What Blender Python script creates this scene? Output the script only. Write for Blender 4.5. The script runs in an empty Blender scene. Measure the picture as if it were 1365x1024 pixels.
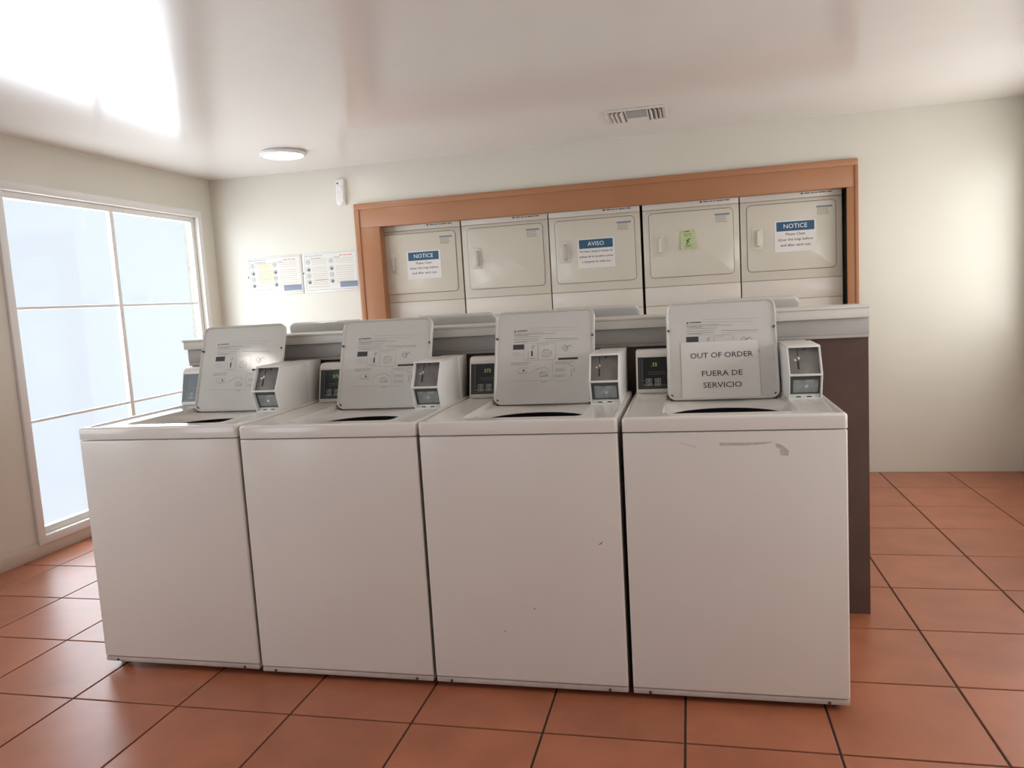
import bpy, bmesh, math, random
from mathutils import Vector, Matrix
random.seed(7)
PI = math.pi
C = bpy.context.scene.collection
S = bpy.context.scene

# ---------------------------------------------------------------- camera
cam_d = bpy.data.cameras.new('camera')
cam = bpy.data.objects.new('camera', cam_d); C.objects.link(cam)
fwd = Vector((-0.22893395, 0.96727588, -0.10939206))
rgt = Vector((0.97291168, 0.22365114, -0.05850664))
up = Vector((0.0321264, 0.11982296, 0.99227534))
m = Matrix.Identity(4)
for i in range(3):
    m[i][0], m[i][1], m[i][2] = rgt[i], up[i], -fwd[i]
m.translation = (0.9261, -2.4558, 1.3561)
cam.matrix_world = m
cam_d.sensor_fit = 'HORIZONTAL'; cam_d.sensor_width = 36.0
cam_d.lens = 1023.72 / 1365 * 36.0
cam_d.clip_start = 0.05; cam_d.clip_end = 100
S.camera = cam

# ---------------------------------------------------------------- world and light
XL, XR, YF, YW, ZC = -2.88, 3.12, -5.4, 3.267, 2.463
w = bpy.data.worlds.new('sky'); S.world = w; w.use_nodes = True
bg = w.node_tree.nodes['Background']
bg.inputs['Color'].default_value = (0.80, 0.90, 1.0, 1); bg.inputs['Strength'].default_value = 1.5

def area(name, loc, rot, sx, sy, power, col):
    l = bpy.data.lights.new(name, 'AREA'); l.shape = 'RECTANGLE'; l.size = sx; l.size_y = sy
    l.energy = power; l.color = col
    o = bpy.data.objects.new(name, l); C.objects.link(o); o.location = loc; o.rotation_euler = rot
    return o
# (y0, y1, z0, z1) of the windows in the left wall, right wall ; (x0,x1,z0,z1) front wall
WIN_L = [(1.25, 3.05, 0.12, 2.15), (-1.9, -0.3, 0.95, 2.15), (-4.6, -3.0, 0.95, 2.15)]
WIN_R = [(-1.6, 0.7, 0.90, 2.15), (1.7, 3.0, 0.90, 2.15)]  # second opening is added to brighten the back right of the room
WIN_F = [(-2.2, -0.4, 0.9, 2.15)]
for y0, y1, z0, z1 in WIN_L:
    l = area('window_daylight', (XL - 0.07, (y0 + y1) / 2, (z0 + z1) / 2), (0, -PI / 2, 0), z1 - z0, y1 - y0, 75 if y0 > 1 else 38, (0.86, 0.93, 1.0))
for y0, y1, z0, z1 in WIN_R:
    l = area('window_daylight', (XR + 0.07, (y0 + y1) / 2, (z0 + z1) / 2), (0, PI / 2, 0), z1 - z0, y1 - y0, 55 if y0 < 0 else 40, (1.0, 0.98, 0.95))
for x0, x1, z0, z1 in WIN_F:
    l = area('window_daylight', ((x0 + x1) / 2, YF - 0.07, (z0 + z1) / 2), (PI / 2, 0, 0), x1 - x0, z1 - z0, 2, (1.0, 0.97, 0.93))
S.view_settings.view_transform = 'Standard'; S.view_settings.look = 'None'
S.view_settings.gamma = 1.0; S.view_settings.use_curve_mapping = False
S.view_settings.exposure = -0.42

# ---------------------------------------------------------------- materials
def mat(name, col, rough=0.5, metal=0.0, noise=0.0, nscale=8.0, bump=0.0, bscale=60.0, emit=None, es=0.0, rnd=0.0, coat=0.0, spec=0.5, col2=None):
    M = bpy.data.materials.new(name); M.use_nodes = True
    nt = M.node_tree; b = nt.nodes['Principled BSDF']
    b.inputs['Base Color'].default_value = (*col, 1); b.inputs['Roughness'].default_value = rough
    b.inputs['Metallic'].default_value = metal; b.inputs['Coat Weight'].default_value = coat
    b.inputs['Specular IOR Level'].default_value = spec; b.inputs['Coat Roughness'].default_value = 0.12
    tc = nt.nodes.new('ShaderNodeTexCoord')
    if noise > 0 or rnd > 0:
        n = nt.nodes.new('ShaderNodeTexNoise'); n.inputs['Scale'].default_value = nscale; n.inputs['Detail'].default_value = 6
        nt.links.new(tc.outputs['Object'], n.inputs['Vector'])
        if rnd > 0:
            oi = nt.nodes.new('ShaderNodeObjectInfo'); ad = nt.nodes.new('ShaderNodeVectorMath'); ad.operation = 'SCALE'
            cb = nt.nodes.new('ShaderNodeCombineXYZ'); nt.links.new(oi.outputs['Random'], cb.inputs[0]); nt.links.new(oi.outputs['Random'], cb.inputs[1])
            nt.links.new(cb.outputs[0], ad.inputs[0]); ad.inputs['Scale'].default_value = 40
            a2 = nt.nodes.new('ShaderNodeVectorMath'); nt.links.new(tc.outputs['Object'], a2.inputs[0]); nt.links.new(ad.outputs[0], a2.inputs[1])
            nt.links.new(a2.outputs[0], n.inputs['Vector'])
        r = nt.nodes.new('ShaderNodeValToRGB')
        c2 = col2 or tuple(c * (1 - noise) for c in col)
        r.color_ramp.elements[0].position = 0.3; r.color_ramp.elements[0].color = (*c2, 1)
        r.color_ramp.elements[1].position = 0.7; r.color_ramp.elements[1].color = (*[min(1, c * (1 + noise * .4)) for c in col], 1)
        nt.links.new(n.outputs['Fac'], r.inputs['Fac'])
        out = r.outputs['Color']
        if rnd > 0:
            mx = nt.nodes.new('ShaderNodeHueSaturation')
            mr = nt.nodes.new('ShaderNodeMapRange'); mr.inputs['To Min'].default_value = 1 - rnd; mr.inputs['To Max'].default_value = 1 + rnd
            nt.links.new(oi.outputs['Random'], mr.inputs['Value']); nt.links.new(mr.outputs[0], mx.inputs['Value']); nt.links.new(out, mx.inputs['Color'])
            out = mx.outputs['Color']
        nt.links.new(out, b.inputs['Base Color'])
    if bump > 0:
        n2 = nt.nodes.new('ShaderNodeTexNoise'); n2.inputs['Scale'].default_value = bscale; n2.inputs['Detail'].default_value = 3
        nt.links.new(tc.outputs['Object'], n2.inputs['Vector'])
        bp = nt.nodes.new('ShaderNodeBump'); bp.inputs['Strength'].default_value = bump; bp.inputs['Distance'].default_value = 0.002
        nt.links.new(n2.outputs['Fac'], bp.inputs['Height']); nt.links.new(bp.outputs['Normal'], b.inputs['Normal'])
    if emit:
        b.inputs['Emission Color'].default_value = (*emit, 1); b.inputs['Emission Strength'].default_value = es
    return M

M = dict(
    wall=mat('painted_wall', (0.70, 0.672, 0.585), 0.32, bump=0.12, bscale=90, noise=.03, nscale=2),
    ceil=mat('semigloss_ceiling', (0.80, 0.765, 0.725), 0.20, bump=0.10, bscale=45, noise=.03, nscale=1.5, coat=0.2),
    grout=mat('floor_grout', (0.050, 0.034, 0.028), 0.8, noise=.2, nscale=30),
    tile=mat('terracotta_tile', (0.40, 0.135, 0.066), 0.34, noise=.18, nscale=5, rnd=.05, bump=.15, bscale=30),
    enamel=mat('white_enamel', (0.79, 0.76, 0.71), 0.24, noise=.02, nscale=3),
    deck=mat('white_enamel_deck', (0.79, 0.76, 0.71), 0.14, noise=.02, nscale=3),
    lid=mat('white_enamel_lid', (0.66, 0.645, 0.605), 0.09, noise=.02, nscale=4),
    lidrim=mat('lid_rim_enamel', (0.84, 0.83, 0.80), 0.2),
    kick=mat('toe_panel_enamel', (0.55, 0.49, 0.46), 0.45, noise=.15, nscale=12),
    dark=mat('dark_gap', (0.025, 0.02, 0.02), 0.7),
    rubber=mat('black_rubber', (0.03, 0.03, 0.03), 0.6),
    tub=mat('basket_shade_black', (0.022, 0.022, 0.026), 0.4),  # near-black colour paints in the shade inside the tub opening
    tubring=mat('tub_ring_grey', (0.52, 0.51, 0.50), 0.4),
    agi=mat('agitator_plastic', (0.2, 0.2, 0.22), 0.5),
    box=mat('coin_box_paint', (0.84, 0.83, 0.79), 0.28, noise=.03, nscale=6),
    meter=mat('grey_meter_plate', (0.22, 0.215, 0.205), 0.42, metal=.2, noise=.15, nscale=30),
    drawer=mat('galvanised_drawer', (0.38, 0.42, 0.43), 0.34, metal=.45, noise=.35, nscale=40),
    drawerframe=mat('dark_drawer_frame', (0.10, 0.105, 0.10), 0.5),
    chrome=mat('chrome', (0.75, 0.75, 0.75), 0.18, metal=1),
    screw=mat('rusty_screw', (0.10, 0.06, 0.04), 0.6, metal=.4),
    glass=mat('dark_display', (0.012, 0.018, 0.022), 0.16),
    disline=mat('display_line_grey', (0.28, 0.30, 0.28), 0.4),
    key=mat('pale_key', (0.62, 0.62, 0.58), 0.4),
    digit=mat('green_digits', (0.2, 0.3, 0.1), 0.5, emit=(0.45, 0.62, 0.22), es=0.42),
    ink=mat('black_print', (0.05, 0.05, 0.05), 0.6),
    inkm=mat('grey_print', (0.11, 0.105, 0.10), 0.6),
    inkl=mat('pale_grey_print', (0.26, 0.25, 0.235), 0.6),
    paper=mat('white_paper', (0.75, 0.725, 0.69), 0.6),
    blue=mat('blue_print', (0.022, 0.095, 0.18), 0.5),
    wink=mat('white_print', (0.8, 0.82, 0.84), 0.5),
    green=mat('green_paper', (0.50, 0.60, 0.31), 0.6, noise=.1, nscale=25),
    dgreen=mat('dark_green_ink', (0.07, 0.13, 0.05), 0.6),
    dryer=mat('cream_dryer_enamel', (0.65, 0.618, 0.525), 0.16, noise=.02, nscale=3),
    dryerb=mat('white_dryer_enamel', (0.69, 0.652, 0.58), 0.26, noise=.02, nscale=3),
    seam=mat('dark_seam', (0.16, 0.14, 0.12), 0.7),
    handle=mat('grey_handle', (0.50, 0.47, 0.42), 0.35),
    handlew=mat('cream_handle', (0.70, 0.67, 0.58), 0.3),
    trim=mat('terracotta_painted_trim', (0.40, 0.18, 0.082), 0.38, noise=.06, nscale=3, bump=.08, bscale=40),
    base=mat('baseboard_paint', (0.6, 0.5, 0.42), 0.4),
    cap=mat('chase_cap_laminate', (0.66, 0.64, 0.59), 0.35, noise=.02),
    capd=mat('chase_apron_grey', (0.40, 0.385, 0.36), 0.45, noise=.06, nscale=4),
    brown=mat('brown_chase_panel', (0.10, 0.058, 0.045), 0.55, noise=.2, nscale=6),
    plastic=mat('white_plastic', (0.80, 0.79, 0.77), 0.35),
    vent=mat('vent_enamel', (0.74, 0.71, 0.66), 0.4),
    ventd=mat('vent_duct_dark', (0.10, 0.10, 0.10), 0.8),
    vents=mat('vent_slat_shaded', (0.38, 0.38, 0.37), 0.5),  # shaded copy of the vent enamel, for the near middle slats
    lamp=mat('lamp_lens', (1, 1, 1), 0.4, emit=(1.0, 0.95, 0.88), es=24.0),
    posterp=mat('poster_paper', (0.70, 0.69, 0.63), 0.5),
    postery=mat('pale_yellow_print', (0.70, 0.70, 0.50), 0.5),
    redink=mat('red_print', (0.62, 0.22, 0.17), 0.4),
    blueink=mat('slate_blue_print', (0.20, 0.25, 0.32), 0.4),
    tanink=mat('tan_print', (0.45, 0.38, 0.28), 0.4),
    tape=mat('tape_residue', (0.60, 0.555, 0.50), 0.6, noise=.2, nscale=60),
)
def glassmat():
    g = bpy.data.materials.new('window_glass'); g.use_nodes = True; nt = g.node_tree; nt.nodes.clear()
    o = nt.nodes.new('ShaderNodeOutputMaterial'); t = nt.nodes.new('ShaderNodeBsdfTransparent'); gl = nt.nodes.new('ShaderNodeBsdfGlossy')
    gl.inputs['Roughness'].default_value = 0.02; mx = nt.nodes.new('ShaderNodeMixShader'); mx.inputs[0].default_value = 0.08
    nt.links.new(t.outputs[0], mx.inputs[1]); nt.links.new(gl.outputs[0], mx.inputs[2]); nt.links.new(mx.outputs[0], o.inputs[0]); return g
M['pane'] = glassmat()

# ---------------------------------------------------------------- mesh helpers
class B:
    def __init__(s): s.v = []; s.f = []
    def add(s, vs, fs):
        n = len(s.v); s.v += [tuple(v) for v in vs]; s.f += [tuple(i + n for i in f) for f in fs]; return s
    def box(s, x0, x1, y0, y1, z0, z1, bev=0.0, seg=2):
        if bev <= 0:
            return s.add([(x, y, z) for x in (x0, x1) for y in (y0, y1) for z in (z0, z1)],
                         [(0, 1, 3, 2), (4, 6, 7, 5), (0, 4, 5, 1), (2, 3, 7, 6), (0, 2, 6, 4), (1, 5, 7, 3)])
        bm = bmesh.new(); bmesh.ops.create_cube(bm, size=1)
        for v in bm.verts: v.co = Vector(((x0 + x1) / 2 + v.co.x * (x1 - x0), (y0 + y1) / 2 + v.co.y * (y1 - y0), (z0 + z1) / 2 + v.co.z * (z1 - z0)))
        bmesh.ops.bevel(bm, geom=bm.edges[:], offset=bev, segments=seg, profile=0.5, affect='EDGES')
        return s.bm(bm)
    def bm(s, bm):
        bm.verts.index_update(); s.add([v.co[:] for v in bm.verts], [[v.index for v in f.verts] for f in bm.faces]); bm.free(); return s
    def prism_x(s, prof, x0, x1, bev=0.0):      # profile of (y,z) extruded along x
        bm = bmesh.new()
        a = [bm.verts.new((x0, y, z)) for y, z in prof]; b = [bm.verts.new((x1, y, z)) for y, z in prof]
        bm.faces.new(a); bm.faces.new(b[::-1]); n = len(prof)
        for i in range(n): bm.faces.new((a[i], b[i], b[(i + 1) % n], a[(i + 1) % n]))
        bmesh.ops.recalc_face_normals(bm, faces=bm.faces[:])
        if bev > 0: bmesh.ops.bevel(bm, geom=bm.edges[:], offset=bev, segments=2, profile=0.5, affect='EDGES')
        return s.bm(bm)
    def loft(s, rings, cap0=True, cap1=True, close=True):
        n = len(rings[0]); base = len(s.v)
        for r in rings: s.v += [tuple(p) for p in r]
        for k in range(len(rings) - 1):
            for i in range(n if close else n - 1):
                j = (i + 1) % n
                s.f.append((base + k * n + i, base + k * n + j, base + (k + 1) * n + j, base + (k + 1) * n + i))
        if cap0: s.f.append(tuple(base + i for i in range(n))[::-1])
        if cap1: s.f.append(tuple(base + (len(rings) - 1) * n + i for i in range(n)))
        return s
    def cyl(s, c, ax, r, h, n=20, r2=None):     # base centre, axis letter, radius, height
        r2 = r if r2 is None else r2
        def ring(t, rr):
            out = []
            for i in range(n):
                a = 2 * PI * i / n; p, q = rr * math.cos(a), rr * math.sin(a)
                if ax == 'z': out.append((c[0] + p, c[1] + q, c[2] + t))
                elif ax == 'y': out.append((c[0] + q, c[1] + t, c[2] + p))
                else: out.append((c[0] + t, c[1] + p, c[2] + q))
            return out
        return s.loft([ring(0, r), ring(h, r2)])
    def lathe(s, c, prof, n=32, cap=True):                # prof (r,z) about z
        return s.loft([[(c[0] + r * math.cos(2 * PI * i / n), c[1] + r * math.sin(2 * PI * i / n), c[2] + z) for i in range(n)] for r, z in prof], cap, cap)
    def strip(s, pts, wd, z=0.0, th=0.0004):    # printed polyline in the xy plane
        for (x0, y0), (x1, y1) in zip(pts, pts[1:]):
            d = Vector((x1 - x0, y1 - y0)); L = d.length
            if L < 1e-6: continue
            d /= L; nx, ny = -d.y * wd / 2, d.x * wd / 2
            s.add([(x0 - nx, y0 - ny, z + th), (x1 - nx, y1 - ny, z + th), (x1 + nx, y1 + ny, z + th), (x0 + nx, y0 + ny, z + th)], [(0, 1, 2, 3)])
        return s
    def rect(s, x0, y0, x1, y1, z=0.0004):
        return s.add([(x0, y0, z), (x1, y0, z), (x1, y1, z), (x0, y1, z)], [(0, 1, 2, 3)])
    def outl(s, x0, y0, x1, y1, wd, z=0.0):
        return s.strip([(x0, y0), (x1, y0), (x1, y1), (x0, y1), (x0, y0)], wd, z)
    def arc(s, cx, cy, r, a0=0, a1=360, wd=0.001, z=0, n=14, ry=None):
        ry = r if ry is None else ry
        return s.strip([(cx + r * math.cos(math.radians(a0 + (a1 - a0) * i / n)), cy + ry * math.sin(math.radians(a0 + (a1 - a0) * i / n))) for i in range(n + 1)], wd, z)
    def words(s, x0, x1, y, h, z=0.0):          # a line of print too small to read: short dashes
        x = x0
        while x < x1 - h:
            L = min(random.uniform(1.5, 5) * h, x1 - x); s.rect(x, y - h * .3, x + L, y + h * .3, z + .0004); x += L + h * .7
        return s
    def disc(s, cx, cy, r, z=0.0004, n=16):
        return s.add([(cx + r * math.cos(2 * PI * i / n), cy + r * math.sin(2 * PI * i / n), z) for i in range(n)], [tuple(range(n))])

def rr(x0, y0, x1, y1, r, z, n=6):
    out = []
    for cx, cy, a in ((x1 - r, y1 - r, 0), (x0 + r, y1 - r, 90), (x0 + r, y0 + r, 180), (x1 - r, y0 + r, 270)):
        for i in range(n + 1):
            t = math.radians(a + 90 * i / n); out.append((cx + r * math.cos(t), cy + r * math.sin(t), z))
    return out

def obj(name, b, m_, parent=None, loc=(0, 0, 0), rot=(0, 0, 0), smooth=True, label=None, recalc=True):
    me = bpy.data.meshes.new(name); me.from_pydata(b.v, [], b.f)
    if recalc:
        bm = bmesh.new(); bm.from_mesh(me); bmesh.ops.recalc_face_normals(bm, faces=bm.faces[:]); bm.to_mesh(me); bm.free()
    me.materials.append(m_ if not isinstance(m_, str) else M[m_])
    if smooth:
        me.shade_smooth(); me.set_sharp_from_angle(angle=math.radians(38))
    o = bpy.data.objects.new(name, me); C.objects.link(o)
    o.location = loc; o.rotation_euler = rot
    if parent: o.parent = parent
    if label: o['label'] = label
    if any(k in name for k in ('print', 'icons', 'lines', 'title')): o['kind'] = 'stuff'
    return o

def thing(name, label, cat, loc=(0, 0, 0), rot=(0, 0, 0), group=None):
    o = bpy.data.objects.new(name, None); C.objects.link(o); o.location = loc; o.rotation_euler = rot; o.empty_display_size = .1
    o['label'] = label; o['category'] = cat
    if group: o['group'] = group
    return o

def struct(name, b, m_, **k):
    o = obj(name, b, m_, **k)
    if not k.get('parent'): o['kind'] = 'structure'
    return o

def text(name, body, size, m_, parent, loc, rot=(0, 0, 0), align='CENTER', width=None, bold=0.0, label=None):
    cu = bpy.data.curves.new(name, 'FONT'); cu.body = body; cu.size = size; cu.align_x = align; cu.align_y = 'CENTER'
    cu.extrude = 0.0001; cu.offset = bold; cu.resolution_u = 2
    t = bpy.data.objects.new(name, cu); C.objects.link(t)
    bpy.context.view_layer.update()
    me = bpy.data.meshes.new_from_object(t.evaluated_get(bpy.context.evaluated_depsgraph_get()))
    bpy.data.objects.remove(t)
    me.materials.clear(); me.materials.append(M[m_])
    if width:
        xs = [v.co.x for v in me.vertices]; k = width / (max(xs) - min(xs))
        for v in me.vertices: v.co.x *= k
    o = bpy.data.objects.new(name, me); C.objects.link(o); o.location = loc; o.rotation_euler = rot
    if parent: o.parent = parent
    if label: o['label'] = label
    return o

def dup(root, loc=None, rotz=None, label=None, group=None):
    r = root.copy(); C.objects.link(r)
    if loc is not None: r.location = loc
    if rotz is not None: r.rotation_euler = (0, 0, rotz)
    if label: r['label'] = label
    if group: r['group'] = group
    for ch in list(root.children):
        c = ch.copy(); C.objects.link(c); c.parent = r
        for g in ch.children:
            d = g.copy(); C.objects.link(d); d.parent = c
    return r

# ---------------------------------------------------------------- room shell
T = 0.12
# floor: grout bed, then one tile object each
fl = struct('floor', B().box(XL, XR, YF, 4.3, -0.05, -0.004), 'grout', smooth=False)
TS, TX, TY, J = 0.4374, -0.4427, -0.2322, 0.0035
tm = {}
i0 = math.floor((XL - TX) / TS); i1 = math.ceil((XR - TX) / TS); j0 = math.floor((YF - TY) / TS); j1 = math.ceil((YW - TY) / TS)
for i in range(i0, i1):
    for j in range(j0, j1):
        x0, x1 = max(TX + i * TS + J, XL), min(TX + (i + 1) * TS - J, XR)
        y0, y1 = max(TY + j * TS + J, YF), min(TY + (j + 1) * TS - J, YW)
        if x1 - x0 < .02 or y1 - y0 < .02: continue
        key = (round(x1 - x0, 3), round(y1 - y0, 3))
        if key not in tm:
            W_, H_ = key
            b = B().loft([rr(0, 0, W_, H_, .002, -.006, 1), rr(0, 0, W_, H_, .002, -.0012, 1), rr(.002, .002, W_ - .002, H_ - .002, .002, 0, 1)])
            me = bpy.data.meshes.new('tile'); me.from_pydata(b.v, [], b.f); me.materials.append(M['tile']); tm[key] = me
        o = bpy.data.objects.new('tile', tm[key]); C.objects.link(o); o.location = (x0, y0, 0); o.parent = fl
struct('ceiling', B().box(XL - T, XR + T, YF - T, YW + T, ZC, ZC + .1), 'ceil', smooth=False)

def wall_x(name, x0, x1, wins, ya, yb):
    b = B(); ys = sorted(wins); cur = ya
    for y0, y1, z0, z1 in ys:
        b.box(x0, x1, cur, y0, 0, ZC); b.box(x0, x1, y0, y1, 0, z0); b.box(x0, x1, y0, y1, z1, ZC); cur = y1
    b.box(x0, x1, cur, yb, 0, ZC)
    return struct(name, b, 'wall', smooth=False)
wall_x('wall_left', XL - T, XL, WIN_L, YF - T, YW + T)
wall_x('wall_right', XR, XR + T, WIN_R, YF - T, 4.3)
b = B(); x0, x1, z0, z1 = WIN_F[0]
b.box(XL, x0, YF - T, YF, 0, ZC).box(x1, XR, YF - T, YF, 0, ZC).box(x0, x1, YF - T, YF, 0, z0).box(x0, x1, YF - T, YF, z1, ZC)
struct('wall_front', b, 'wall', smooth=False)
# back wall with the dryer recess
AX0, AX1, AZ = -1.49, 2.02, 2.06
b = B().box(XL, AX0, YW, YW + T, 0, ZC).box(AX0, AX1, YW, YW + T, AZ, ZC).box(AX1, XR, YW, YW + T, 0, ZC)
b.box(AX0 - .02, AX0, YW + T, 4.3, 0, ZC).box(AX1, AX1 + .02, YW + T, 4.3, 0, ZC).box(AX0, AX1, 4.2, 4.3, 0, ZC).box(AX0, AX1, YW + T, 4.2, AZ + .02, AZ + .1)
struct('wall_back', b, 'wall', smooth=False)
struct('baseboard_left', B().box(XL, XL + .012, YF, YW, 0, .09, .003), 'base')
struct('baseboard_back', B().box(XL + .012, -1.62, YW - .012, YW, 0, .09, .003), 'base')
struct('baseboard_right', B().box(XR - .012, XR, YF, YW - .03, 0, .09, .003), 'base')

# windows
def window(n, axis, x, a0, a1, z0, z1, inward):
    cx = x
    def bx(b, a, c, u0, u1, d0, d1, bev=.003):
        if axis == 'x': b.box(min(cx + d0, cx + d1), max(cx + d0, cx + d1), a, c, u0, u1, bev)
        else: b.box(a, c, min(cx + d0, cx + d1), max(cx + d0, cx + d1), u0, u1, bev)
    s = inward
    b = B()
    for q in ((a0 - .05, a1 + .05, z1, z1 + .05), (a0 - .05, a0, z0 - .05, z1), (a1, a1 + .05, z0 - .05, z1), (a0, a1, z0 - .05, z0)):
        bx(b, *q, 0, s * .02)
    fr = struct('window_%d' % n, b, 'plastic')
    b = B()
    for q in ((a0, a1, z1 - .04, z1), (a0, a1, z0, z0 + .04), (a0, a0 + .04, z0 + .04, z1 - .04), (a1 - .04, a1, z0 + .04, z1 - .04)):
        bx(b, *q, -s * .06, -s * .02)
    obj('window_frame', b, 'plastic', fr)
    mid = (a0 + a1) / 2
    b = B(); bx(b, mid - .018, mid + .018, z0 + .04, z1 - .04, -s * .055, -s * .025); obj('mullion', b, 'plastic', fr)
    for k in (1, 2):
        zz = z0 + (z1 - z0) * k / 3; b = B(); bx(b, a0 + .04, a1 - .04, zz - .009, zz + .009, -s * .05, -s * .03); obj('muntin', b, 'plastic', fr)
    for u, v in ((a0 + .04, mid - .018), (mid + .018, a1 - .04)):
        b = B(); bx(b, u, v, z0 + .04, z1 - .04, -s * .042, -s * .038, 0); obj('pane', b, 'pane', fr, smooth=False)
k = 1
for a in WIN_L: window(k, 'x', XL, *a, 1); k += 1
for a in WIN_R: window(k, 'x', XR, *a, -1); k += 1
for a in WIN_F: window(k, 'y', YF, *a, 1); k += 1

# painted casing round the dryer recess
FX0, FX1, FZ0, FZ1, FY = -1.612, -1.4097, 2.1656, 1.979, 3.247
RX0, RX1 = 1.985, 2.055
t1 = struct('trim_1', B().box(FX0 + .004, RX1, FY, YW, FZ1, FZ0 - .004, .003), 'trim')
obj('edge_moulding', B().box(FX0, RX1, FY - .008, YW, FZ0 - .045, FZ0, .004), 'trim', t1)
t2 = struct('trim_2', B().box(FX0 + .004, FX1, FY, YW, 0, FZ1 - .001, .003), 'trim')
obj('edge_moulding', B().box(FX0, FX0 + .042, FY - .008, YW, 0, FZ0 - .046, .004), 'trim', t2)
obj('return_board', B().box(FX1 - .02, FX1, YW, 3.42, 0, FZ1, .002), 'trim', t2)
t3 = struct('trim_3', B().box(RX0, RX1, FY, YW, 0, FZ1 - .001, .003), 'trim')
obj('edge_moulding', B().box(RX1 - .02, RX1 + .002, FY - .008, YW, 0, FZ0 - .046, .003), 'trim', t3)
obj('head_board', B().box(FX1, RX0, YW, 3.33, FZ1, FZ1 + .018, .002), 'trim', t1)

# ---------------------------------------------------------------- plumbing chase between the two washer rows
CX0, CX1 = -1.42, 1.60
ch = thing('plumbing_chase', 'long low partition with pale capping shelf between the two rows of washers', 'partition', (0, 0, 0))
obj('panel', B().box(CX0 + .01, CX1, .78, .95, 0, 1.13), 'brown', ch, smooth=False, label='dark brown lower panel')
obj('apron', B().box(CX0 + .005, CX1, .765, .965, 1.13, 1.145, .002).box(CX0 + .005, CX1, .762, .968, 1.143, 1.209, .003), 'capd', ch, label='grey apron band')
obj('fascia', B().box(CX0, CX1, .742, .984, 1.208, 1.246, .003), 'cap', ch)
obj('cap_shelf', B().box(CX0 - .004, CX1, .736, .990, 1.245, 1.255, .003), 'cap', ch)

# ---------------------------------------------------------------- washer
LA = math.atan2(.37, .14)      # lid lean
LH = .3956
def make_lid_print(parent):
    def X(px): return .205 + (px - 120) / 870 * .278
    def V(px, y): return .3166 - (y + .03 * (px - 550) - 185) / 680 * .2196
    def P(px, y): return (X(px), V(px, y))
    d, g, l = B(), B(), B()
    z = .0
    l.strip([P(350, 175), P(990, 172)], .0007, z); l.strip([P(350, 210), P(940, 210)], .0007, z)
    l.strip([P(120, 870), P(850, 868)], .0007, z)
    d.add([(X(152), V(152, 228), .0005), (X(178), V(178, 228), .0005), (X(165), V(165, 200), .0005)], [(0, 1, 2)])
    for y, a, c_ in ((243, 150, 530), (258, 150, 690), (274, 165, 345), (291, 165, 510), (322, 150, 480), (348, 160, 480), (362, 160, 330)):
        g.words(X(a), X(c_), V((a + c_) / 2, y), .0022, z)
    g.strip([P(560, 320), P(985, 320)], .0013, z); l.words(X(570), X(980), V(770, 345), .0016)
    d.rect(X(145), V(145, 462), X(290), V(290, 390))
    for y in (500, 520, 545): l.words(X(145), X(250), V(200, y), .0018)
    l.outl(X(290), V(290, 605), X(465), V(465, 372), .0007); l.outl(X(480), V(480, 600), X(700), V(700, 372), .0007)
    d.rect(X(384), V(384, 550), X(404), V(404, 480)); g.strip([P(394, 480), P(405, 420), P(430, 400)], .0011); g.arc(X(405), V(405, 425), .006, 0, 360, .0008)
    g.strip([P(345, 560), P(345, 480)], .001); g.strip([P(320, 580), P(440, 575)], .0012)
    g.arc(X(585), V(585, 510), .019, wd=.0008, ry=.016); g.arc(X(575), V(575, 490), .008, wd=.0008); g.strip([P(520, 560), P(650, 500)], .0008); g.words(X(510), X(670), V(590, 375), .0018); l.words(X(510), X(620), V(570, 400), .0018)
    g.strip([P(780, 440), P(820, 400), P(865, 450), P(830, 490), P(780, 440)], .0012); g.strip([P(800, 460), P(840, 430), P(900, 400)], .0009); g.arc(X(880), V(880, 455), .012, 20, 220, .0009)
    d.rect(X(735), V(735, 600), X(985), V(985, 566))
    for y in (632, 645, 662): g.words(X(125), X(370 - (y - 632)), V(240, y), .0018)
    for y in (628, 648): g.words(X(690), X(850), V(770, y), .0018)
    for y in (720, 740): g.words(X(700), X(820), V(760, y), .0022)
    for y in (795, 815): g.words(X(690), X(830), V(760, y), .0022)
    l.strip([P(660, 615), P(660, 850)], .0007)
    g.arc(X(270), V(270, 735), .022, 200, 350, .0008, ry=.01); g.strip([P(190, 745), P(240, 700), P(335, 705)], .0008); d.disc(X(290), V(290, 735), .004); l.strip([P(200, 775), P(345, 770)], .001)
    g.strip([P(370, 770), P(470, 710), P(560, 690), P(630, 740)], .0008); g.arc(X(550), V(550, 790), .016, 0, 200, .0011, ry=.012); g.strip([P(500, 810), P(610, 805)], .0018); g.strip([P(510, 760), P(600, 800)], .0010)
    g.arc(X(905), V(905, 650), .01, 40, 300, .0011); g.strip([P(905, 720), P(905, 790), P(890, 820)], .0013); g.strip([P(940, 700), P(940, 760)], .0012)
    d.words(X(520), X(592), V(555, 882), .0022)
    dd, gg = d, g
    o = obj('instruction_print', dd, 'ink', parent, (0, 0, .0003), smooth=False, recalc=False)
    obj('instruction_print', gg, 'inkm', parent, (0, 0, .0003), smooth=False, recalc=False)
    obj('instruction_print', l, 'inkl', parent, (0, 0, .0003), smooth=False, recalc=False)
    text('warning_lettering', 'WARNING', .0078, 'ink', parent, (X(190), V(230, 213), .0005), align='LEFT', width=.045, bold=.0002)

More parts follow.
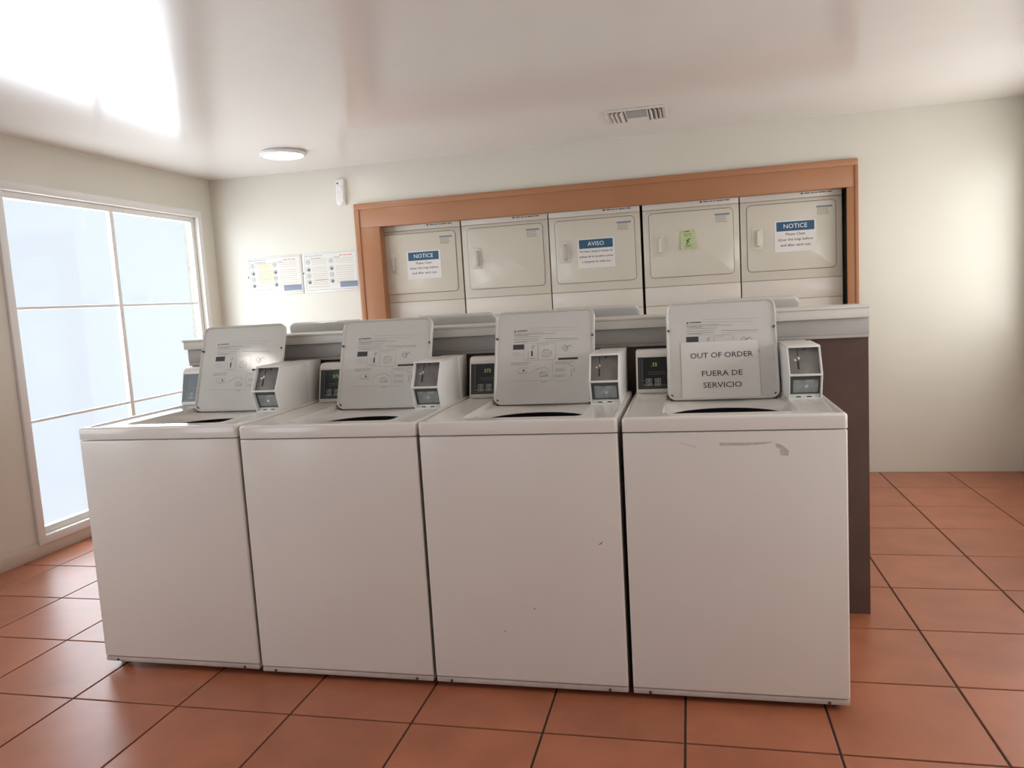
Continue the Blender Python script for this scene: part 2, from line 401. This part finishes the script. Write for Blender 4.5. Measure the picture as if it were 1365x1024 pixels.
def make_washer():
    t = thing('washing_machine', '', 'washer')
    W0, W1 = .006, .684
    # cabinet: sides and back
    cab = B()
    for q in ((W0, W0 + .006, .012, .70, .024, .905), (W1 - .006, W1, .012, .70, .024, .905), (W0 + .006, W1 - .006, .69, .70, .024, .905), (W0 + .006, W1 - .006, .012, .69, .024, .034)): cab.box(*q)
    obj('cabinet', cab, 'enamel', t, smooth=False)
    obj('front_panel', B().box(W0, W1, 0, .03, .041, .9075, .007, 3), 'enamel', t)
    obj('toe_panel', B().box(W0 + .001, W1 - .001, .003, .03, .021, .0395, .003), 'kick', t, label='darker toe strip')  # toe strip in a darker, mottled colour than the front panel
    for x in (.062, .622): obj('screw', B().cyl((x, .0035, .028), 'y', .0055, -.004, 12, .004), 'screw', t)
    # deck
    d = B()
    R = lambda ins, z, r: rr(W0 - .001 + ins, -.002 + ins, W1 + .001 - ins, .70 - ins, max(r - ins, .003), z)
    RF = lambda ins, z, r, f: rr(W0 - .001 + ins, -.002 + ins + f, W1 + .001 - ins, .70 - ins, r, z)
    d.loft([R(0, .9105, .012), R(0, .947, .012), R(.002, .953, .012), R(.007, .9565, .014), RF(.018, .956, .02, .004), RF(.024, .9515, .03, .0)], True, False)
    n_out = len(d.v) - 28
    bm = bmesh.new()
    inner = [bm.verts.new(p) for p in RF(.024, .9515, .03, .0)]
    def dense(ring, n=10):      # extra points along the four straight sides
        out = []
        for i, p in enumerate(ring):
            q = ring[(i + 1) % len(ring)]; out.append(p)
            if math.dist(p, q) > .08: out += [tuple(a + (b_ - a) * k / n for a, b_ in zip(p, q)) for k in range(1, n)]
        return out
    hole = dense(rr(.130, .098, .556, .575, .03, .9515))
    hv = [bm.verts.new(p) for p in hole]
    es = [bm.edges.new((q[i], q[(i + 1) % len(q)])) for q in (inner, hv) for i in range(len(q))]
    bmesh.ops.triangle_fill(bm, use_beauty=True, edges=es)
    d.bm(bm)
    cxh, cyh, N = .343, .330, 28
    def circ(r, z):
        out = []
        for (x, y, _) in hole:
            a = math.atan2((y - cyh), (x - cxh)); out.append((cxh + 1.14 * r * math.cos(a), cyh + r * math.sin(a), z))
        return out
    fl_ = dense(rr(.134, .104, .552, .571, .03, .934))
    d.loft([hole, fl_, [(p[0] * .5 + q[0] * .5, p[1] * .5 + q[1] * .5, .928) for p, q in zip(fl_, circ(.176, 0))], [(p[0] * .15 + q[0] * .85, p[1] * .15 + q[1] * .85, .914) for p, q in zip(fl_, circ(.176, 0))], circ(.176, .9065), circ(.1755, .9045)], False, False)
    bm = bmesh.new(); vs = [bm.verts.new(v) for v in d.v]
    for f in d.f:
        try: bm.faces.new([vs[i] for i in f])
        except ValueError: pass
    bmesh.ops.remove_doubles(bm, verts=bm.verts[:], dist=.0003)
    dd = B().bm(bm)
    # the bottom cap would close the tub: drop it
    dd.f = [f for f in dd.f if not (len(f) > 20)]
    obj('deck', dd, 'deck', t)
    tr = B().loft([[(cxh + 1.14 * r * math.cos(2 * PI * i / 48), cyh + r * math.sin(2 * PI * i / 48), z) for i in range(48)] for r, z in ((.1754, .9050), (.185, .902), (.188, .89), (.18, .888), (.178, .894), (.1745, .901))], False, False)
    obj('tub_ring', tr, 'tub', t)
    tb = B(); prof = [(.212, .885), (.21, .55), (.19, .53), (.0, .53)]
    tb.loft([[(cxh + r * math.cos(2 * PI * i / 40), cyh + r * math.sin(2 * PI * i / 40), z) for i in range(40)] for r, z in prof[:3]], False, True)
    obj('wash_basket', tb, 'tub', t)
    ag = B().lathe((cxh, cyh, .53), [(.09, 0), (.06, .04), (.035, .12), (.03, .30), (.02, .33), (.004, .335)], 20)
    for k_ in range(4):
        a = k_ * PI / 2; c_, s_ = math.cos(a), math.sin(a)
        q = [(.03, .0), (.10, .0), (.06, .12), (.03, .2)]
        ag.add([(cxh + r * c_ + e * s_, cyh + r * s_ - e * c_, .535 + z) for e in (-.003, .003) for r, z in q], [(0, 1, 2, 3), (7, 6, 5, 4), (0, 4, 5, 1), (1, 5, 6, 2), (2, 6, 7, 3)])
    obj('agitator', ag, 'agi', t)
    # lid, open, leaning back
    lid = B(); x0, x1 = .137, .549
    def L(ins, z, rb=.0):
        r = max(.034 - ins, .004); return rr(x0 + ins, ins, x1 - ins, LH - ins, r, z, 7)
    lid.loft([L(.012, -.016), L(.004, -.0145), L(0, -.010), L(0, .004), L(.0015, .0065), L(.005, .0065), L(.0075, .004), L(.011, .000)])
    lo = obj('lid', lid, 'lid', t, (0, .53, .9335), (LA, 0, 0))
    for x, y in ((x0 + .009, .279), (x1 - .009, .279)): obj('bumper', B().cyl((x, y, .002), 'z', .0052, .008, 14, .004), 'inkm', lo)
    for x in (x0 + .014, x1 - .014): obj('screw', B().cyl((x, .017, -.001), 'z', .0072, .004, 14, .006), 'screw', lo)
    make_lid_print(lo)
    obj('lid_hinge', B().box(x0 + .01, x1 - .01, .532, .56, .931, .938, .002), 'rubber', t)
    # control console
    prof = [(.628, .949), (.616, .953), (.612, .960), (.650, 1.108), (.660, 1.119), (.672, 1.124), (.715, 1.124), (.72, .949)]
    co = obj('control_console', B().prism_x(prof, .013, .548, .004), 'box', t)
    CA = math.atan2(1.108 - .960, .650 - .612)
    n_ = Vector((0, -math.sin(CA), math.cos(CA)))
    def loc(v, w=0): return (0, .612 + math.cos(CA) * v + n_.y * w, .960 + math.sin(CA) * v + n_.z * w)
    b = B()
    for q in ((.016, .020, .006, .146), (.538, .544, .006, .146), (.020, .538, .006, .010), (.020, .538, .139, .146)): b.box(q[0], q[1], q[2], q[3], -.001, .004, .001)
    obj('display_bezel', b, 'box', co, loc(0), (CA, 0, 0))
    obj('display_panel', B().box(.021, .40, .011, .138, -.001, .0015), 'glass', co, loc(0), (CA, 0, 0), smooth=False)
    obj('console_blank', B().box(.402, .537, .011, .138, -.001, .002, .001), 'box', co, loc(0), (CA, 0, 0), smooth=False)
    b = B()
    for k_, e in enumerate((.006, .013, .018)): b.strip([(.021 + e, .134), (.021 + e, .012 + e * .9), (.30, .012 + e * .9)], .0009)
    for yy in (.030, .044):
        for xx in (.050, .098): b.strip([(xx - .010, yy), (xx - .003, yy)], .001)
    b.words(.06, .13, .078, .002); b.words(.06, .13, .070, .002)
    obj('display_lines', b, 'disline', co, loc(0, .0018), (CA, 0, 0), smooth=False, recalc=False)
    for yy in (.030, .046):
        for xx in (.063, .098):
            b = B().outl(xx - .011, yy - .0055, xx + .011, yy + .0055, .0014).rect(xx - .006, yy - .001, xx + .006, yy + .001).strip([(xx - .001, yy - .004), (xx + .005, yy + .004)], .0012)
            obj('key', b, 'key', co, loc(0, .002), (CA, 0, 0), smooth=False, recalc=False)
    # coin box
    X0, X1 = .556, .667
    full = [(.352, .9495), (.324, 1.040), (.380, 1.136), (.60, 1.138), (.60, .9495)]
    inner = [(.376, .951), (.346, 1.038), (.402, 1.132), (.598, 1.136), (.598, .951)]
    cb = B().prism_x(inner, X0 + .005, X1 - .005)
    cb.prism_x(full, X0, X0 + .005, .001).prism_x(full, X1 - .005, X1, .001)
    cb.prism_x([(.376, 1.130), (.380, 1.1365), (.60, 1.1385), (.60, 1.132)], X0, X1, .001)
    cb.prism_x([(.352, .9495), (.351, .956), (.40, .956), (.40, .9495)], X0, X1, .001)
    cbo = obj('coin_box', cb, 'box', t)
    obj('mounting_bracket', B().prism_x([(.598, .9495), (.598, 1.134), (.740, 1.132), (.715, .9495)], X0 + .002, X1 - .002, .002), 'box', cbo)
    obj('shelf_bar', B().box(X0 + .003, X1 - .003, .322, .40, 1.036, 1.042, .001), 'box', cbo)
    UA = math.atan2(1.132 - 1.038, .402 - .346)
    def ul(v, w=0): return (0, .346 + math.cos(UA) * v - math.sin(UA) * w, 1.038 + math.sin(UA) * v + math.cos(UA) * w)
    obj('meter_plate', B().box(X0 + .006, X1 - .006, .004, .106, 0, .003, .001), 'meter', cbo, ul(0), (UA, 0, 0))
    sx = X0 + .036
    obj('coin_slot', B().box(sx - .003, sx + .003, .020, .050, .003, .0045), 'rubber', cbo, ul(0), (UA, 0, 0), smooth=False)
    obj('plate_groove', B().box(sx, sx + .002, .072, .100, .003, .0042), 'rubber', cbo, ul(0), (UA, 0, 0), smooth=False)
    obj('slot_bezel', B().box(sx - .002, sx + .006, .056, .066, .003, .007, .001), 'chrome', cbo, ul(0), (UA, 0, 0))
    obj('slot_button', B().cyl((sx - .009, .055, .003), 'z', .005, .003, 14), 'chrome', cbo, ul(0), (UA, 0, 0))
    obj('meter_screw', B().cyl((X0 + .060, .096, .003), 'z', .0035, .002, 12), 'screw', cbo, ul(0), (UA, 0, 0))
    DA = math.atan2(1.036 - .957, .346 - .374)
    def dl(v, w=0): return (0, .374 + math.cos(DA) * v - math.sin(DA) * w, .957 + math.sin(DA) * v + math.cos(DA) * w)
    obj('drawer_frame', B().box(X0 + .006, X1 - .006, .001, .080, -.001, .003, .001), 'drawerframe', cbo, dl(0), (DA, 0, 0))
    obj('drawer_sill', B().box(X0 + .006, X1 - .006, .000, .014, .002, .012, .001), 'box', cbo, dl(0), (DA, 0, 0))
    obj('coin_drawer', B().box(X0 + .016, X1 - .012, .020, .070, .003, .007, .002), 'drawer', cbo, dl(0), (DA, 0, 0))
    obj('drawer_lock', B().cyl((X0 + .060, .045, .007), 'z', .007, .003, 18, .006), 'chrome', cbo, dl(0), (DA, 0, 0))
    for x in (X0 + .035, X0 + .07): obj('sill_slot', B().box(x - .008, x + .008, .005, .009, .011, .0125), 'dark', cbo, dl(0), (DA, 0, 0), smooth=False)
    for x, y in ((.05, .06), (.64, .06), (.05, .64), (.64, .64)):
        obj('leg', B().cyl((x, y, 0), 'z', .022, .010, 18, .020).cyl((x, y, .010), 'z', .008, .016, 10), 'rubber', t)
    return t

w0 = make_washer()
P = .69
GF = 'washers of the front row'
spots = [(-2, .0, .006, 'white washer at the left end of the front row, its open lid catching a glare'),
         (-1, .0, .0, 'white washer left of the middle, standing directly below the orange casing corner, lid open'),
         (0, .0, .0, 'white washer with small chips on its front, just left of the out-of-order one'),
         (1, .004, .0, 'white washer carrying the OUT OF ORDER paper, tape residue on its front')]
front = []
for n, (k, dx, dz, lb) in enumerate(spots):
    o = w0 if n == 0 else dup(w0)
    o.location = (k * P + dx, 0, dz); o['label'] = lb; o['group'] = GF; front.append(o)
# fifth front washer: only its coin box belongs to the fourth machine in the photograph's right edge
# rear row, turned round; the lids lean towards the camera's side
rl = ['back-row washer left of the casing, its raised lid outlined against the bright white wall',
      'back-row washer whose raised lid shows between the second and third front lids',
      'back-row washer whose raised lid peeks out just left of the OUT OF ORDER lid',
      'back-row washer whose raised lid peeks out to the right of the OUT OF ORDER lid']
for n, gx in enumerate((-1.213, -.533, .147, .842)):
    o = dup(w0, (gx + .69, 1.80, 0), PI, rl[n], 'washers of the back row')
    for c in o.children:
        if c.name.startswith('lid') and 'hinge' not in c.name: c.rotation_euler = (LA - .02, 0, 0)

# digits on the two readable displays
def digits(root, body, xo, size=.021):
    co = [c for c in root.children if c.name.startswith('control_console')][0]
    CA = math.atan2(1.108 - .960, .650 - .612)
    v = .108; p = (xo, .612 + math.cos(CA) * v - math.sin(CA) * .0022, .960 + math.sin(CA) * v + math.cos(CA) * .0022)
    text('display_digits', body, size, 'digit', co, p, (CA, 0, 0))
digits(front[1], '375', .093); digits(front[2], '375', .093); digits(front[3], '.35', .085)

# scuffs on the fronts
def scuff(root, polys, m_, name='scuff_mark'):
    for q in polys:
        b = B(); n = len(q)
        b.add([(x, -.0006, z) for x, z in q], [tuple(range(n))]); obj(name, b, m_, root, smooth=False)
scuff(front[2], [[(.604, .533), (.614, .536), (.624, .546), (.616, .542)], [(.374, .305), (.381, .310), (.378, .302)], [(.266, .223), (.270, .224), (.269, .216)]], 'inkm')
ox = -.694
scuff(front[3], [[(.868 + ox, .879), (.90 + ox, .866), (.93 + ox, .858), (.93 + ox, .860), (.90 + ox, .868)],
                 [(1.0 + ox, .872), (1.07 + ox, .870), (1.165 + ox, .873), (1.14 + ox, .866), (1.08 + ox, .862), (1.005 + ox, .862)],
                 [(1.172 + ox, .868), (1.190 + ox, .860), (1.208 + ox, .842), (1.206 + ox, .828), (1.182 + ox, .830), (1.184 + ox, .848), (1.170 + ox, .858)]], 'tape', 'tape_residue')

# OUT OF ORDER paper on the fourth lid
LR = Matrix.Translation((P + .004, .53, .9335)) @ Matrix.Rotation(LA, 4, 'X')
def paper_sheet(w_, h_, curl=0.0, n=8):
    b = B()
    rows = []
    for j in range(n + 1):
        for i in range(n + 1):
            u, v = i / n, j / n
            zz = .0012 + curl * ((u - .5) ** 2 * 4) * (1 - v) ** 2
            rows.append((-w_ / 2 + w_ * u, -h_ / 2 + h_ * v, zz))
    b.v = rows
    for j in range(n):
        for i in range(n): b.f.append((j * (n + 1) + i, j * (n + 1) + i + 1, (j + 1) * (n + 1) + i + 1, (j + 1) * (n + 1) + i))
    bk = [(x, y, z - .0004) for x, y, z in rows]; o = len(b.v); b.v += bk; b.f += [tuple(o + i for i in f[::-1]) for f in b.f[:]]
    return b
s = thing('out_of_order_sign', 'white sheet reading OUT OF ORDER and FUERA DE SERVICIO on an open washer lid', 'sign')
s.matrix_world = LR @ Matrix.Translation((.336, .1175, .0016)) @ Matrix.Rotation(math.radians(0.3), 4, 'Z')
obj('sheet', paper_sheet(.288, .223), 'paper', s, smooth=False, recalc=False)
text('lettering', 'OUT OF ORDER', .030, 'ink', s, (0.006, .056, .0016), width=.232, bold=.0002)
text('lettering', 'FUERA DE', .030, 'ink', s, (0.006, -.016, .0016), width=.150, bold=.0002)
text('lettering', 'SERVICIO', .030, 'ink', s, (0.006, -.062, .0016), width=.142, bold=.0002)

# ---------------------------------------------------------------- dryers
DY = 3.3474
def make_dryer():
    t = thing('stacked_dryer', '', 'dryer')
    X0, X1, ZB, ZS, ZK, ZT = .005, .683, .08, 1.3822, 1.941, 2.035
    obj('cabinet', B().box(X0 + .001, X1 - .001, .012, .74, .02, ZT, .004), 'dryer', t)
    obj('upper_front_panel', B().box(X0, X1, 0, .02, ZS + .0015, ZK - .0015, .005), 'dryer', t)
    k_ = obj('console_strip', B().box(X0, X1, -.001, .02, ZK + .0015, ZT, .004), 'dryerb', t)
    b = B().words(.440, .62, 0, .010); b.rect(.415, -.005, .430, .005)
    obj('service_print', b, 'ink', k_, (0, -.0012, 1.971), (PI / 2, 0, 0), smooth=False, recalc=False)
    obj('lower_console', B().box(X0, X1, 0, .02, 1.245, ZS - .0015, .004), 'dryerb', t)
    obj('lower_front_panel', B().box(X0, X1, 0, .02, .14, 1.242, .005), 'dryer', t)
    obj('toe_panel', B().box(X0 + .01, X1 - .01, .03, .05, .0, .14), 'kick', t, smooth=False)
    def door(zc, nm):
        x0, x1, z0, z1 = .051, .641, zc - .232, zc + .232
        def R_(ins, w_, r=.028): return [(x, -w_, z) for x, z, _ in rr(x0 + ins, z0 + ins, x1 - ins, z1 - ins, max(r - ins, .004), 0, 6)]
        g = obj('door_gap_shade', B().loft([R_(-.0035, .0), R_(-.0035, .0012)]), 'seam', t)  # dark slab painted in for the shaded gap round the door
        d = obj('door', B().loft([R_(.0, -.004), R_(0, .0055), R_(.0012, .0075), R_(.004, .0085)]), 'dryer', t)
        obj('handle_plate', B().box(x0 + .027, x0 + .105, -.0115, -.0085, zc - .078, zc + .084, .0015), 'dryer', d)
        hx = x0 + .073
        prof = [(-.0115, zc - .060), (-.030, zc - .050), (-.033, zc), (-.030, zc + .050), (-.0115, zc + .060)]
        obj('handle', B().prism_x(prof, hx - .010, hx + .012, .004), 'handle', d)
        b = B().rect(.515, .184, .618, .197); obj('door_label_bar', b, 'blueink', d, (0, -.0088, zc), (PI / 2, 0, 0), smooth=False, recalc=False)
        b = B(); [b.words(.520, .600 - .012 * (q % 2), .176 - .0095 * q, .0042) for q in range(5)]
        obj('door_label_print', b, 'inkm', d, (0, -.0088, zc), (PI / 2, 0, 0), smooth=False, recalc=False)
        return d
    door(1.682, 'door')
    door(.90, 'door')
    for x, y in ((.05, .06), (.63, .06), (.05, .68), (.63, .68)): obj('leg', B().cyl((x, y, 0), 'z', .02, .025, 14), 'rubber', t)
    return t
d0 = make_dryer()
XD = -.7818
dl_ = ['cream stacked dryer at the left end of the recess, blue NOTICE on its door',
       'cream stacked dryer with a bare door, between the NOTICE and AVISO dryers',
       'cream stacked dryer with the blue AVISO sheet on its door',
       'cream stacked dryer with the small green paper on its door',
       'cream stacked dryer at the right end of the recess, with a blue NOTICE sheet']
dr = []
for n in range(5):
    o = d0 if n == 0 else dup(d0)
    o.location = (XD + (n - 1) * P + (-.004 if n == 2 else .004 if n == 3 else 0), DY, 0)
    o['label'] = dl_[n]; o['group'] = 'stacked dryers in the recess'; dr.append(o)
for n in (3, 4):        # paler handles
    for c in dr[n].children:
        for g in c.children:
            if g.name.startswith('handle') and 'plate' not in g.name:
                g.data = g.data.copy(); g.data.materials[0] = M['handlew']

def notice(cx, cz, head, lines, label, sz=.026, rot=0.0):
    s = thing('notice_sign', label, 'sign', (cx, DY - .0086, cz), (PI / 2, rot, 0), None)
    obj('sheet', paper_sheet(.279, .216), 'paper', s, smooth=False, recalc=False)
    obj('header_band', B().rect(-.126, .036, .126, .101, .0014), 'blue', s, smooth=False, recalc=False, label='blue header band')
    text('lettering', head, .044, 'wink', s, (0, .068, .0016), bold=0.0)
    for i_, (l, wd) in enumerate(lines): text('lettering', l, sz, 'ink', s, (0, .014 - .038 * i_, .0016), width=wd, bold=.0001)
    return s
nl = [('Please Clean', .13), ('dryer lint trap before', .232), ('and after each use', .20)]
notice(-1.098, 1.667, 'NOTICE', nl, 'white NOTICE sheet with blue header on the leftmost dryer')
notice(.258, 1.664, 'AVISO', [('Por favor, limpie la trampa de', .245), ('pelusa de la secadora antes', .25), ('y después de cada uso.', .215)], 'white AVISO sheet with blue header on the middle dryer', .022)
notice(1.662, 1.684, 'NOTICE', nl, 'white NOTICE sheet with blue header on the rightmost dryer')
s = thing('green_note', 'small curled green paper on the fourth dryer door', 'note', (.925, DY - .0086, 1.711), (PI / 2, math.radians(-2), 0))
obj('sheet', paper_sheet(.105, .142, .012), 'green', s, recalc=False)
b = B().rect(-.02, .056, .015, .062, .0035); b.words(-.03, .03, .040, .004, .003).words(-.025, .028, .028, .004, .003)
b.strip([(-.012, -.03), (.008, -.012), (-.01, -.008), (.018, .008)], .006, .003); b.arc(0, -.03, .014, 180, 360, .003, .003); b.words(-.03, .03, -.05, .003, .005)
obj('note_print', b, 'dgreen', s, (0, 0, .001), smooth=False, recalc=False)

# ---------------------------------------------------------------- wall board with two posters
def poster(x0, x1, z0, z1, label, first):
    W_, H_ = x1 - x0, z1 - z0
    s = thing('instruction_poster', label, 'poster', (x0, YW, z0), (PI / 2, 0, 0), 'laundry instruction posters on the wall')
    obj('backing', B().box(0, W_, 0, H_, .0005, .008, .002), 'plastic', s)
    obj('sheet', B().rect(.012, .016, W_ - .010, H_ - .010, .0084), 'posterp', s, smooth=False, recalc=False)
    z = .0086
    if first: obj('tinted_field', B().rect(.10, .10, .235, .265, z), 'postery', s, smooth=False, recalc=False)
    k, g, tn, r_, bl = B(), B(), B(), B(), B()
    g.outl(.012, .016, W_ - .010, H_ - .010, .002, z); g.words(.02, .17, H_ - .025, .006, z)
    k.words(.07, .16, H_ - .045, .006, z); k.words(.27, .32, H_ - .047, .006, z); r_.words(.32, .43, H_ - .034, .011, z)
    for q, yy in enumerate((.245, .185, .135, .085)):
        for xx in (.045, .245):
            g.arc(xx, yy, .016, wd=.004, z=z); 
            if q in (1, 3): k.disc(xx + .002, yy - .002, .010, z + .0003)
            else: g.disc(xx, yy, .006, z + .0003)
        tn.words(.08, .21, yy + .012, .005, z); tn.words(.08, .20, yy - .004, .005, z); tn.words(.08, .21, yy - .020, .004, z)
        tn.words(.285, .44, yy + .012, .005, z); tn.words(.285, .43, yy - .004, .005, z); tn.words(.285, .44, yy - .020, .004, z)
    if not first: r_.words(.10, .21, .098, .010, z)
    tn.words(.04, .22, .045, .006, z); bl.rect(.31, .03, W_ - .014, .075, z + .0004)
    for nm, b_, m_ in (('poster_print', k, 'inkm'), ('poster_icons', g, 'blueink'), ('poster_print', tn, 'tanink'), ('poster_title', r_, 'redink'), ('poster_footer', bl, 'blueink')):
        obj(nm, b_, m_, s, smooth=False, recalc=False)
    for x in (0, ):
        obj('clip', B().box(-.006, .004, H_ / 2 - .006, H_ / 2 + .006, .006, .012, .001), 'inkm', s)
poster(-2.588, -2.108, 1.503, 1.815, 'white laundry instruction poster with yellowish field, the left one of the wall pair', True)
poster(-2.092, -1.618, 1.503, 1.819, 'white laundry instruction poster right beside the orange casing', False)

# motion sensor
s = thing('motion_sensor', 'small white wall sensor high up left of the orange casing', 'sensor', (-1.71, YW, 2.17))
obj('body', B().loft([[(x, -d_, z) for x, d_ in ((-.034, 0), (-.034, e), (-.026, e + .008), (.026, e + .008), (.034, e), (.034, 0))] for z, e in ((0, .012), (.02, .034), (.06, .040), (.10, .026), (.15, .024), (.195, .018), (.20, .006))]), 'plastic', s)
obj('lens', B().box(-.020, .020, -.036, -.030, .105, .145, .004), 'plastic', s)
obj('indicator', B().cyl((-.018, -.030, .165), 'y', .006, -.006, 12), 'ink', s)

# ---------------------------------------------------------------- ceiling lamps
def lamp(loc, label):
    t = thing('ceiling_light', label, 'lamp', loc, (0, 0, 0), 'round flush ceiling lights')
    obj('rim', B().lathe((0, 0, 0), [(.150, 0), (.157, -.004), (.157, -.020), (.150, -.026), (.134, -.027), (.132, -.022), (.132, -.001)], 48), 'plastic', t)
    o = obj('diffuser', B().lathe((0, 0, 0), [(.131, -.018), (.125, -.026), (.09, -.029), (.02, -.030)], 48), 'lamp', t)
    return t
lamp((-1.79, 2.54, ZC), 'round flush light on the ceiling above the wall sensor')
lamp((-2.24, -1.08, ZC), 'round flush light on the ceiling behind the camera, nearer one')
lamp((-2.15, -3.9, ZC), 'round flush light on the ceiling behind the camera, farthest one')
lamp((1.95, -1.35, ZC), 'added round flush light on the ceiling to the right of the camera')  # extra lamp, added to brighten the coin box sides

# ceiling vent
v = thing('ceiling_vent', 'square white air register set in the ceiling above the dryers', 'vent', (.638, 2.58, ZC))
b = B()
for q in ((-.185, .185, -.185, -.147), (-.185, .185, .147, .185), (-.185, -.158, -.147, .147), (.158, .185, -.147, .147)): b.box(q[0], q[1], q[2], q[3], -.010, -.0005, .002)
obj('frame', b, 'vent', v)
obj('duct_plate', B().box(-.16, .16, -.149, .149, -.0025, -.0006), 'ventd', v, smooth=False)
for x in (-.063, .070): obj('divider', B().box(x - .004, x + .004, -.147, .147, -.014, -.003), 'vent', v, smooth=False)
for sgn, xs in ((-1, (-.142, -.115, -.088)), (1, (.092, .118, .144))):
    for x in xs:
        obj('slat', B().prism_x([(-.147, -.002), (-.147, -.0035), (.147, -.0035), (.147, -.002)], -.013, .013), 'vent', v, (x, 0, -.010), (0, sgn * math.radians(38), 0), smooth=False)
for y, a in ((-.10, -42), (-.055, -42), (-.01, -42), (.035, -42), (.08, -42), (.12, -42)):
    obj('slat', B().box(-.058, .064, -.016, .016, -.0008, .0008), 'vents' if y < .02 else 'vent', v, (0, y, -.010), (math.radians(a), 0, 0), smooth=False)

bpy.context.view_layer.update()
